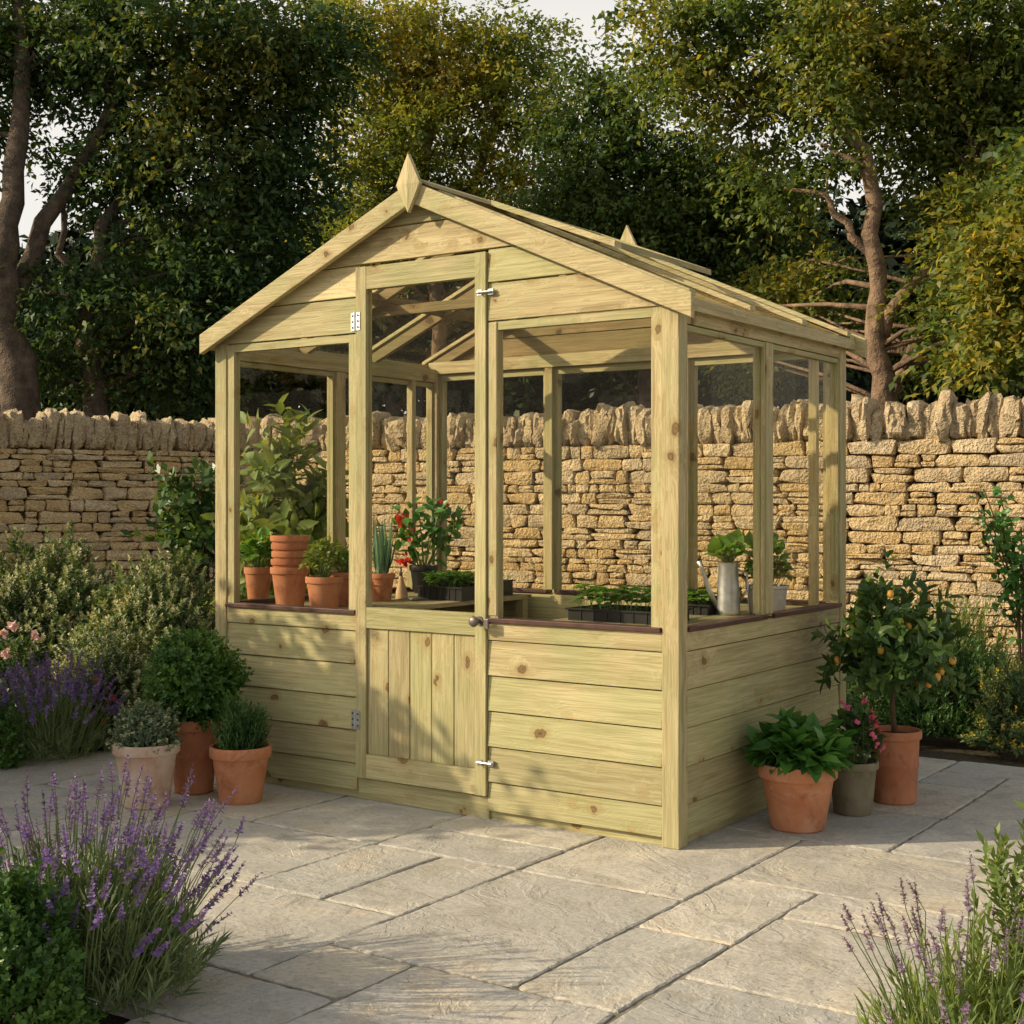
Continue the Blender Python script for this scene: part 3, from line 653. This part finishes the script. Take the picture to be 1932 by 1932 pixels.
# ------------------------------------------------------------------ patio pots
t = potted('whitewashed terracotta pot with small grey-green bush, front left of the greenhouse', 'potted plant', gp(276,1520), .122, .235, M_terraw, taper=.68, rim=.17)
P, d = dome(420, .125, .125, .14, .25, .45, -.25); Dr = unit(d+[0,0,.5]+rng.normal(size=P.shape)*.3)
leaves('foliage', *sprigs(P-Dr*.04, Dr, .05, 10, .017, .009, .9), L_grey, t)
sel = rng.random(len(P)) < .5; leaves('flower', *sprigs(P[sel]+Dr[sel]*.008, Dr[sel], .008, 5, .009, .006, 1.2), L_tip, t)
t = potted('tall terracotta pot with clipped box ball, behind the two smaller left pots', 'potted plant', gp(366,1493), .102, .285, M_terra2, taper=.72, rim=.15, band=True)
P, d = dome(1300, .172, .172, .172, .43, .6, -1.1, .16); Dr = unit(d+rng.normal(size=P.shape)*.3)
leaves('foliage', *sprigs(P-Dr*.03, Dr, .045*rng.uniform(.8,1.6,len(P)), 10, .021, .013, .9), L_box, t)
mb = MB(); 
for _ in range(8): mb.tube([(random.uniform(-.004,.004),random.uniform(-.004,.004),.24),(random.uniform(-.08,.08),random.uniform(-.08,.08),.42)], [.006,.003], 5)
mb.build('stem', M_twig, t)
t = potted('terracotta pot with upright rosemary, nearest the greenhouse on the left', 'potted plant', gp(454,1512), .115, .21, M_terra, taper=.68, rim=.2)
P, d = dome(300, .10, .10, .16, .21, .2, -.05); Dr = unit(d*.6+[0,0,1]+rng.normal(size=P.shape)*.15)
leaves('foliage', *sprigs(P-Dr*.07, Dr, .09*rng.uniform(.8,1.4,len(P)), 22, .024, .0045, .6), L_rose, t)
t = potted('wide orange terracotta pot with broad leaved green plant, right of the greenhouse corner', 'potted plant', gp(1505,1562), .135, .225, M_terra, taper=.68, rim=.22)
broad(t, (0,0,.245), (.165,.165,.135), 540, .072, .045, L_basil, droop=.35)
t = potted('small olive brown pot with pink flowers between the two right terracotta pots', 'potted plant', gp(1609,1533), .092, .19, M_olive, taper=.74, rim=.15)
broad(t, (0,0,.22), (.10,.10,.17), 420, .038, .02, L_citrus)
P, d = dome(26, .105, .105, .17, .24, .9, .0); k = 6; FP = np.repeat(P, k, 0); fd = np.repeat(d, k, 0); D = unit(rng.normal(size=FP.shape)+fd*.4)
leaves('flower', FP, D, fd, .018, .014, P_pink, t, True)
t = potted('tall terracotta pot with small standard tree bearing orange fruit, rearmost on the right', 'potted tree', gp(1688,1512), .099, .27, M_terra2, taper=.80, rim=.12, name='potted_tree', band=True)
t.rotation_euler = (0,0,0)
mb = MB(); mb.tube([(0,0,.24),(-.008,0,.36),(.006,0,.50),(0,0,.64)], [.011,.009,.008,.006], 8)
P, d = dome(270, .215, .20, .24, .58, .3, -.85, .45)
for i in range(16): mb.tube([(0,0,.40+.013*i),tuple(P[i]*.5+np.array([0,0,.25])),tuple(P[i])], [.005,.003,.002], 5)
mb.build('trunk', M_twig, t, smooth=True)
Dr = unit(d+rng.normal(size=P.shape)*.4+[0,0,.25]); leaves('crown', *sprigs(P-Dr*.04, Dr, .07, 7, .055, .026, .9), L_citrus, t, True)
fm = None
for i in range(18):
    pp = P[20+i]; pp = (pp-np.array([0,0,.58]))*1.08; pp[1] = -abs(pp[1]); pp = pp+np.array([0,0,.56])
    if fm is None: fo = MB().lathe([(.001,-.016),(.010,-.012),(.014,0),(.010,.012),(.001,.016)], 10).build('fruit', M_fruit, t, smooth=True); fm = fo.data
    else: fo = bpy.data.objects.new('fruit', fm); COL.objects.link(fo); fo.parent = t
    fo.location = pp

# ------------------------------------------------------------------ beds
def bed(px, Y): return gz(px,945,Y)-Vector((0,0,CH))
shrub('shrub', 'large bush with pale cream flower tips at the far left below the stone wall', 'shrub', bed(95,7.5), .56,.40,.88, L_hebe, 2700, 11, .10, .034, .017, .8, .4, (L_tip,.7), 14, tipL=.017, bump=.18, inner=.72)
shrub('shrub', 'bush with pale flower tips against the left side of the greenhouse', 'shrub', bed(300,7.1), .44,.35,.78, L_hebe, 2200, 11, .10, .034, .017, .8, .4, (L_tip,.7), 14, tipL=.017, bump=.18, inner=.72)
shrub('shrub', 'low pale tipped bush just behind the clipped box ball', 'shrub', bed(225,6.5), .30,.25,.52, L_hebe, 1100, 10, .09, .028, .013, .8, .5, (L_tip,.75), 12, tipL=.015, bump=.18, inner=.65)
lavender('dark purple lavender clump in the bed behind the left pots', gp(95,1425), .33, .46, 240, P_lav, spike=.08, fl=.013, nl=1800)
t = shrub('rose_bush', 'rose bush with pale pink blooms at the left edge', 'rose bush', bed(15,6.7), .22,.2,.52, L_citrus, 200, 7, .08, .035, .022, .9, .4)
for px, py in ((25,1180),(68,1200),(12,1232),(5,1195)):
    c = gz(px,py,6.52)-t.location; n = 22; P = np.tile(np.array(c),(n,1))+rng.normal(size=(n,3))*.007
    leaves('flower', P, rand_dir(n), rand_dir(n), .024, .022, P_pale, t, True)
t = shrub('shrub', 'small leafy green plant with deep red buds beside the dark lavender', 'shrub', bed(205,6.35), .12,.12,.40, L_citrus, 90, 7, .08, .03, .016, .9, .6)
P, d = dome(7, .12,.12,.4,0,.95,.2)
for p in P: FP = np.repeat(p[None],8,0)+rng.normal(size=(8,3))*.004; leaves('flower', FP, rand_dir(8), rand_dir(8), .018, .014, P_red, t, True)
shrub('shrub', 'bright green leafy shrub cut off by the left edge of the view', 'shrub', bed(-10,5.9), .13,.13,.34, L_box, 240, 9, .07, .026, .014, .8, .6)
shrub('climbing_shrub', 'dark glossy climbing shrub on the left stone wall beside the greenhouse', 'climber', bed(365,8.8), .27,.2,.40, L_citrus, 150, 8, .14, .075, .042, .9, .3, z0=.98, low=-1, inner=.1, bump=.7)
shrub('leafy_shrub', 'tall bright leafy shrub behind the greenhouse seen through its left window', 'shrub', bed(545,8.0), .32,.28,.62, L_yel, 260, 7, .17, .115, .052, 1.0, .2, z0=.95, low=-1, inner=.1, curved=True, bump=.55)
shrub('shrub', 'low green shrub seen through the left window behind the pots', 'shrub', bed(500,7.6), .3,.25,.72, L_box, 400, 8, .10, .045, .025, .8, .5)
shrub('shrub', 'dark feathery shrub behind the potted standard tree', 'shrub', bed(1680,6.9), .32,.25,.44, L_rose, 800, 16, .12, .03, .008, .6, 1.0, inner=.6)
shrub('shrub', 'dark green rosemary bush at the right edge of the patio', 'shrub', bed(1800,6.7), .34,.24,.46, L_rose, 1200, 16, .12, .03, .008, .6, 1.2, inner=.6)
shrub('shrub', 'yellow-green feathery bush below the right stone wall', 'shrub', bed(1790,8.0), .44,.3,.55, L_yel, 650, 18, .17, .035, .007, .5, 1.3)
shrub('shrub', 'bush dotted with yellow flowers at the right edge of the view', 'shrub', bed(1915,6.35), .20,.2,.42, L_hebe, 520, 9, .08, .03, .014, .8, .6, (P_yel,.3), 7, tipL=.014)
t = thing('climbing_rose', 'tall arching leafy rose against the wall at the right edge', 'climber', bed(1930,6.9))
mb = MB(); LPs = []
for i in range(12):
    e = Vector((random.uniform(-.26,.2), random.uniform(-.1,.1), random.uniform(.7,1.22))); m1 = Vector((e.x*.2, e.y*.3, e.z*.65)); mb.tube([(0,0,0), m1, e, e+Vector((e.x*.4,0,-.05))], [.006,.005,.003,.002], 5)
    for k in range(44):
        f = random.uniform(.25,1); p = m1.lerp(e, (f-.25)/.75); LPs.append(p+Vector((random.gauss(0,.035),random.gauss(0,.035),random.gauss(0,.03))))
mb.build('stem', M_twig, t); LPs = np.array(LPs); leaves('foliage', LPs, rand_dir(len(LPs)), unit(rng.normal(size=LPs.shape)*.5+[0,-.3,1]), rng.uniform(.035,.06,len(LPs)), .032, L_basil, t, True)
# foreground
lavender('large purple lavender in full flower at the lower left foreground', (-.97,3.20,0), .36, .52, 260, P_lav, nl=4200, hmin=.5, leafL=.055, fl=.011, spike=.075, shift=(.08,0))
shrub('box_bush', 'dense round leaved green bush in the bottom left corner', 'shrub', (-1.08,2.90,0), .20,.20,.36, L_box, 2000, 10, .05, .017, .011, .9, .4, inner=.72)
lavender('sparse faded lavender in the bottom right foreground', (.90,2.70,0), .28, .43, 80, P_lav2, spike=.07, fl=.0095, nl=1500, hmin=.6, mleaf=L_yel)
shrub('leafy_shrub', 'yellow-green upright leafy plant at the bottom right corner', 'shrub', (1.01,2.78,0), .11,.12,.50, L_yel, 140, 16, .13, .034, .011, .8, 1.4, inner=.2)

# ------------------------------------------------------------------ stone walls
def stone_tpl(n):
    V = []; Fc = []; idx = {}
    def vid(p):
        k = tuple(round(c, 4) for c in p)
        if k not in idx: idx[k] = len(V); V.append(k)
        return idx[k]
    for ax in range(3):
        for sg in (-1, 1):
            if ax == 1 and sg == 1: continue
            for i in range(n):
                for j in range(n):
                    q = []
                    for (a, b) in ((i,j),(i+1,j),(i+1,j+1),(i,j+1)):
                        p = [0,0,0]; p[ax] = sg; p[(ax+1)%3] = -1+2*a/n; p[(ax+2)%3] = -1+2*b/n; q.append(vid(p))
                    Fc.append(q if sg > 0 else q[::-1])
    return np.array(V), np.array(Fc)
def rounded(V, pw): return V/((np.abs(V)**pw).sum(1, keepdims=True)**(1/pw))
SV, SF = stone_tpl(5); SVr = rounded(SV, 9); CVr = rounded(SV, 4.6)
def stones(lst, tpl, amp, jit):
    AV = []; AF = []; o = 0
    for (c, hsz, tilt) in lst:
        ph = rng.uniform(0, 6.28, (2,3)); fr = rng.uniform(1.0, 2.4, (3,3)); fr2 = rng.normal(size=(3,3))*4
        base = tpl.copy()
        base[:,0] *= 1+rng.uniform(-.16,.16)*tpl[:,2]; base[:,2] *= 1+rng.uniform(-.22,.22)*tpl[:,0]
        p = base*np.array(hsz)
        dsp = np.stack([np.sin(tpl@fr[k]+ph[0,k])+.5*np.sin(tpl@fr2[k]+ph[1,k]) for k in range(3)], 1)
        p = p+dsp*np.array(hsz)*amp+rng.normal(size=p.shape)*jit
        ct, st = math.cos(tilt), math.sin(tilt)
        p = np.stack([p[:,0]*ct-p[:,2]*st, p[:,1], p[:,0]*st+p[:,2]*ct], 1)+np.array(c)
        AV.append(p); AF.append(SF+o); o += len(p)
    return np.concatenate(AV), np.concatenate(AF)
def wall(label, p0, p1):
    p0 = Vector(p0); p1 = Vector(p1); Ln = (p1-p0).length; rz = math.atan2(p1.y-p0.y, p1.x-p0.x)
    t = thing('stone_wall', label, 'wall', p0, rz)
    z = -.05; lst = []
    while z < 1.56:
        h = rng.uniform(.045,.115); x = -rng.uniform(0,.2)
        if z+h > 1.54: h = 1.58-z
        while x < Ln:
            w = rng.uniform(.09,.42)*(.75 if h < .07 else 1)
            if rng.random() < .28 and h > .08:
                s = rng.uniform(.4,.6); s2 = rng.uniform(.8,1)
                lst.append(((x+w/2,rng.uniform(-.015,.015),z+h*s/2),(w/2-.002,.09,h*s/2-.001),rng.normal()*.012))
                lst.append(((x+w/2,rng.uniform(-.015,.015),z+h*(1+s)/2),(w/2*s2-.002,.09,h*(1-s)/2-.001),rng.normal()*.012))
            else: lst.append(((x+w/2,rng.uniform(-.018,.018),z+h/2),(w/2-.0015,.09,h/2-.001),rng.normal()*.022))
            x += w
        z += h
    V, Fc = stones(lst, SVr, .05, .0026); link('stonework', fast('stonework', V, Fc), M_stone, t, smooth=True, sharp=32)
    lst = []; x = 0
    while x < Ln:
        w = rng.uniform(.055,.125); h = rng.uniform(.27,.36)*(.85 if rng.random() < .22 else 1)
        lst.append(((x+w/2, .08+rng.uniform(-.035,.035), 1.568+h/2), (w/2*1.28, rng.uniform(.16,.21), h/2), rng.normal()*.08-.05)); x += w*.97
    V, Fc = stones(lst, CVr, .09, .0075); link('coping', fast('coping', V, Fc), M_cope, t, smooth=True, sharp=34)
    MB().box(-.05,Ln+.05,.02,.35,-.1,1.76).build('wall_core', M_core, t)
wall('sunlit honey coloured dry stone wall running behind and to the right of the greenhouse', (-2.5,13.2,0), (7.3,8.3,0))
wall('shaded dry stone wall on the left meeting the sunlit wall behind the greenhouse', (-9.0,9.6,0), (-2.5,13.2,0))

# ------------------------------------------------------------------ trees
def BL(Y, lst):
    out_ = []
    for it in lst:
        px, py, r = it[:3]; y = Y+(it[3] if len(it) > 3 else 0)
        c = gz(px, py, y); rr = r/F*y; out_.append((c.x, c.y, c.z, rr, rr*.95, rr*.9))
    return out_
def tree(name, label, base, blobs, ncl, per, spread, L, W, lm, bark, trunks, limbs=40, zmin=1.9, group=None, power=.5):
    base = Vector(base); t = thing(name, label, 'tree', base, 0, group)
    bl = [(b[0]-base.x, b[1]-base.y, b[2]-base.z, *b[3:]) for b in blobs]
    P, D, N, Cc = clump_leaves(bl, ncl, per, spread, .6, zmin, power)
    s = rng.uniform(.65, 1.25, len(P))
    leaves('crown', P, D, N, L*s, W*s, lm, t)
    mb = MB(); nodes = []
    for pts, r0, r1 in trunks:
        pts = [Vector(p)-base for p in pts]; n = len(pts)
        q = [pts[0]]
        for a, b in zip(pts[:-1], pts[1:]):
            for k in (1,2,3): 
                pp = a.lerp(b, k/3); q.append(pp+(Vector((random.gauss(0,1),random.gauss(0,1),0))*.035 if k < 3 else Vector((0,0,0))))
        rr = [(r0+(r1-r0)*(i/(len(q)-1)))*random.uniform(.93,1.07) for i in range(len(q))]
        mb.tube(q, rr, 12); nodes += list(zip(q, rr))[2:]
    for i in range(limbs):
        c = Vector(Cc[random.randrange(len(Cc))]); nb = min(nodes, key=lambda w: (w[0]-c).length+(.8 if w[0].z > c.z else 0)+random.random()*.8)
        a = nb[0]; m1 = a.lerp(c, .35)+Vector((random.gauss(0,.12), random.gauss(0,.12), .1)); m2 = a.lerp(c, .7)+Vector((random.gauss(0,.1), random.gauss(0,.1), .12))
        r = min(nb[1]*.45, .04); mb.tube([a, m1, m2, c], [r, r*.65, r*.4, .006], 6)
    mb.build('trunk', bark, t, smooth=True)
    return t
def G(px, py, Y): return tuple(gz(px, py, Y))
tree('oak_tree', 'large dark oak with thick gnarled trunk beyond the wall at left', (G(25,945,15.1)[0],15.1,0),
     BL(16.4, [(110,80,150),(280,80,180),(470,90,160),(230,320,110),(400,300,170),(530,330,100),(-120,110,220),(310,560,130,-.6),(450,520,140),(560,560,80),(120,670,80,-.3),(330,690,110),(-150,560,110),(520,170,100),(100,560,60,-.9),(600,80,60)]),
     1250, 76, .21, .092, .047, L_dark, M_bark,
     [([(G(25,945,15.1)[0],15.1,0), G(40,770,15.1), G(15,640,15.1), G(0,500,15.1), G(25,380,15.3), G(40,200,15.8), G(35,0,16)], .25,.07), ([G(15,600,15.1), G(80,420,15.6), G(190,250,16), G(260,60,16.4)], .12,.04),
      ([(G(170,945,15.9)[0],15.9,0), G(180,740,15.9), G(165,560,15.9), G(190,430,16), G(280,300,16.3)], .18,.05), ([G(0,450,15.1), G(-120,300,15.4), G(-200,150,16)], .11,.04), ([G(165,560,15.9), G(110,480,15.8), G(130,350,15.9)], .07,.02)], 110)
tree('birch_tree', 'golden lit airy tree rising beyond the wall behind the greenhouse roof', (G(820,945,19.5)[0],19.5,0),
     BL(19.5, [(700,110,120),(830,90,120),(930,110,100),(740,260,130),(880,230,140),(1010,210,90),(700,400,120),(860,400,140),(1000,420,110),(650,40,70),(1000,100,60)]),
     800, 72, .22, .082, .046, L_gold, M_barkr,
     [([(G(820,945,19.5)[0],19.5,0), G(830,600,19.5), G(800,350,19.5), G(820,60,19.5)], .14,.03), ([G(820,500,19.5), G(930,250,19.5), G(970,100,19.5)], .08,.025)], 90)
tree('leafy_tree', 'dark green tree between the golden tree and the right hand tree', (G(1230,945,18)[0],18,0),
     BL(18, [(1120,260,90),(1090,400,110),(1200,370,130),(1320,350,110),(1220,540,150),(1380,480,150),(1060,560,120),(1180,180,65),(1420,380,80),(1100,160,50)]),
     820, 72, .22, .092, .048, L_mid, M_bark,
     [([(G(1230,945,18)[0],18,0), G(1220,600,18), G(1240,400,18), G(1190,180,18)], .14,.03)], 60)
tree('ash_tree', 'tall tree with pale forked trunk and golden crown beyond the wall at right', (G(1670,945,14.5)[0],14.5,0),
     BL(15.2, [(1240,50,75),(1370,40,90),(1520,30,120),(1680,50,150),(1840,60,160),(1360,170,75),(1460,190,65),(1700,200,110),(1860,250,150),(1990,150,160),(1780,340,80),(1900,430,130,-.8),(1870,580,110,-1.2),(1990,560,150,-.8),(1480,320,60),(1590,330,45,-.6),(1550,180,60,-.8),(1540,560,100,1.2),(1440,640,90,1.2),(1780,640,70,1),(1270,150,55),(1560,60,70,-.9)]),
     1300, 70, .20, .085, .046, L_right, M_barkr,
     [([(G(1670,945,14.4)[0],14.4,0), G(1665,750,14.4), G(1650,620,14.4), G(1655,500,14.4), G(1640,330,14.4), G(1560,200,14.7), G(1545,120,15.0), G(1560,-40,15.4)], .13,.035),
      ([G(1650,660,14.4), G(1700,560,14.4), G(1780,480,14.5), G(1830,380,14.7), G(1880,250,15)], .08,.025),
      ([G(1655,500,14.4), G(1600,420,14.4), G(1560,370,14.4), G(1480,355,14.6)], .055,.015),
      ([(G(1690,945,14.7)[0],14.7,0), G(1675,760,14.7), G(1740,620,14.7), G(1800,520,14.9), G(1930,330,15.2)], .09,.025),
      ([G(1640,330,14.4), G(1580,290,14.4), G(1545,270,14.6)], .04,.015)], 130)
tree('maple_tree', 'nearer tree hanging yellow-green leaves in from the right edge beyond the wall', (G(2080,945,12.8)[0],12.8,0),
     BL(12.8, [(1890,500,70),(1910,640,60),(1960,470,110),(2050,560,160),(1830,680,40),(2050,330,170)]), 330, 52, .18, .10, .054, L_right, M_bark,
     [([(G(2080,945,12.8)[0],12.8,0), G(2080,600,12.8), G(2060,300,12.8)], .14,.05)], 40)
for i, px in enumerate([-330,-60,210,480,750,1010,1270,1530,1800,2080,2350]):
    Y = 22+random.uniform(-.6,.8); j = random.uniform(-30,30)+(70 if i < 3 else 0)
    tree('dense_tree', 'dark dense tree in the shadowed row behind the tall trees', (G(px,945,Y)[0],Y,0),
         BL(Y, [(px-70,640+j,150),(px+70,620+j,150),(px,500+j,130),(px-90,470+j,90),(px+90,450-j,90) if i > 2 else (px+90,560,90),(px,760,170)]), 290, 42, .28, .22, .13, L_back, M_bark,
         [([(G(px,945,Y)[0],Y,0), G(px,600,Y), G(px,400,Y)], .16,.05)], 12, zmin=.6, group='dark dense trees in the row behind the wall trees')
def shade(label, x, y, blobs, ncl):  # shrub added out of view at left to cast shade on the greenhouse front
    t = thing('shade_shrub', label, 'shrub', (x,y,0))
    P, D, N, Cc = clump_leaves(blobs, ncl, 50, .12, .8, .05, .5); s = rng.uniform(.7,1.2,len(P))
    leaves('foliage', P, D, N, .08*s, .048*s, L_mid, t)
    mb = MB()
    for c in Cc[:40]: mb.tube([(0,0,0), Vector(c)*.5+Vector((0,0,.2)), c], [.03,.018,.006], 6)
    mb.build('stem', M_bark, t)
shade('unseen tall shrub added left of the patio bed to shade the greenhouse front', -3.5, 4.95, [(0,0,.5,.5,.55,.6),(0,-.25,1.1,.45,.35,.6),(0,.25,1.28,.45,.45,.68),(0,.7,1.15,.4,.4,.6)], 420)

# ------------------------------------------------------------------ light, sky, camera
EL = R(26); d = Vector((math.cos(EL), .12*math.cos(EL), -math.sin(EL)))
sl = bpy.data.lights.new('Sun', 'SUN'); sl.energy = 5.0; sl.angle = R(.6); sl.color = (1,.84,.60)
so = bpy.data.objects.new('Sun', sl); COL.objects.link(so); so.rotation_euler = d.to_track_quat('-Z', 'Y').to_euler()
w = bpy.data.worlds.new('World'); SC.world = w; w.use_nodes = True; nt = w.node_tree
for n in list(nt.nodes): nt.nodes.remove(n)
sky = nt.nodes.new('ShaderNodeTexSky'); sky.sky_type = 'NISHITA'; sky.sun_disc = False; sky.sun_elevation = EL; sky.sun_rotation = R(-97)
sky.dust_density = 5.0; sky.air_density = 1.1; sky.ozone_density = .4
hs = nt.nodes.new('ShaderNodeHueSaturation'); hs.inputs['Saturation'].default_value = .5; hs.inputs['Value'].default_value = 1.0; nt.links.new(sky.outputs[0], hs.inputs['Color'])
tcw = nt.nodes.new('ShaderNodeTexCoord'); sx = nt.nodes.new('ShaderNodeSeparateXYZ'); nt.links.new(tcw.outputs['Generated'], sx.inputs[0])
haze = ramp(nt, sx.outputs[2], [(.32, .92), (.55, 0.0)])
col = mixc(nt, haze, hs.outputs[0], (6.4,6.2,5.8))
bg = nt.nodes.new('ShaderNodeBackground'); bg.inputs[1].default_value = .15
wo = nt.nodes.new('ShaderNodeOutputWorld'); nt.links.new(col, bg.inputs[0]); nt.links.new(bg.outputs[0], wo.inputs[0])
cam = bpy.data.cameras.new('Camera'); cam.lens = F/1932*36; cam.sensor_width = 36; cam.shift_y = -(CX-HY)/1932; cam.clip_end = 500
co = bpy.data.objects.new('Camera', cam); COL.objects.link(co); co.location = (0,0,CH); co.rotation_euler = (R(90),0,0); SC.camera = co
SC.view_settings.view_transform = 'Standard'; SC.view_settings.look = 'None'; SC.view_settings.exposure = 0
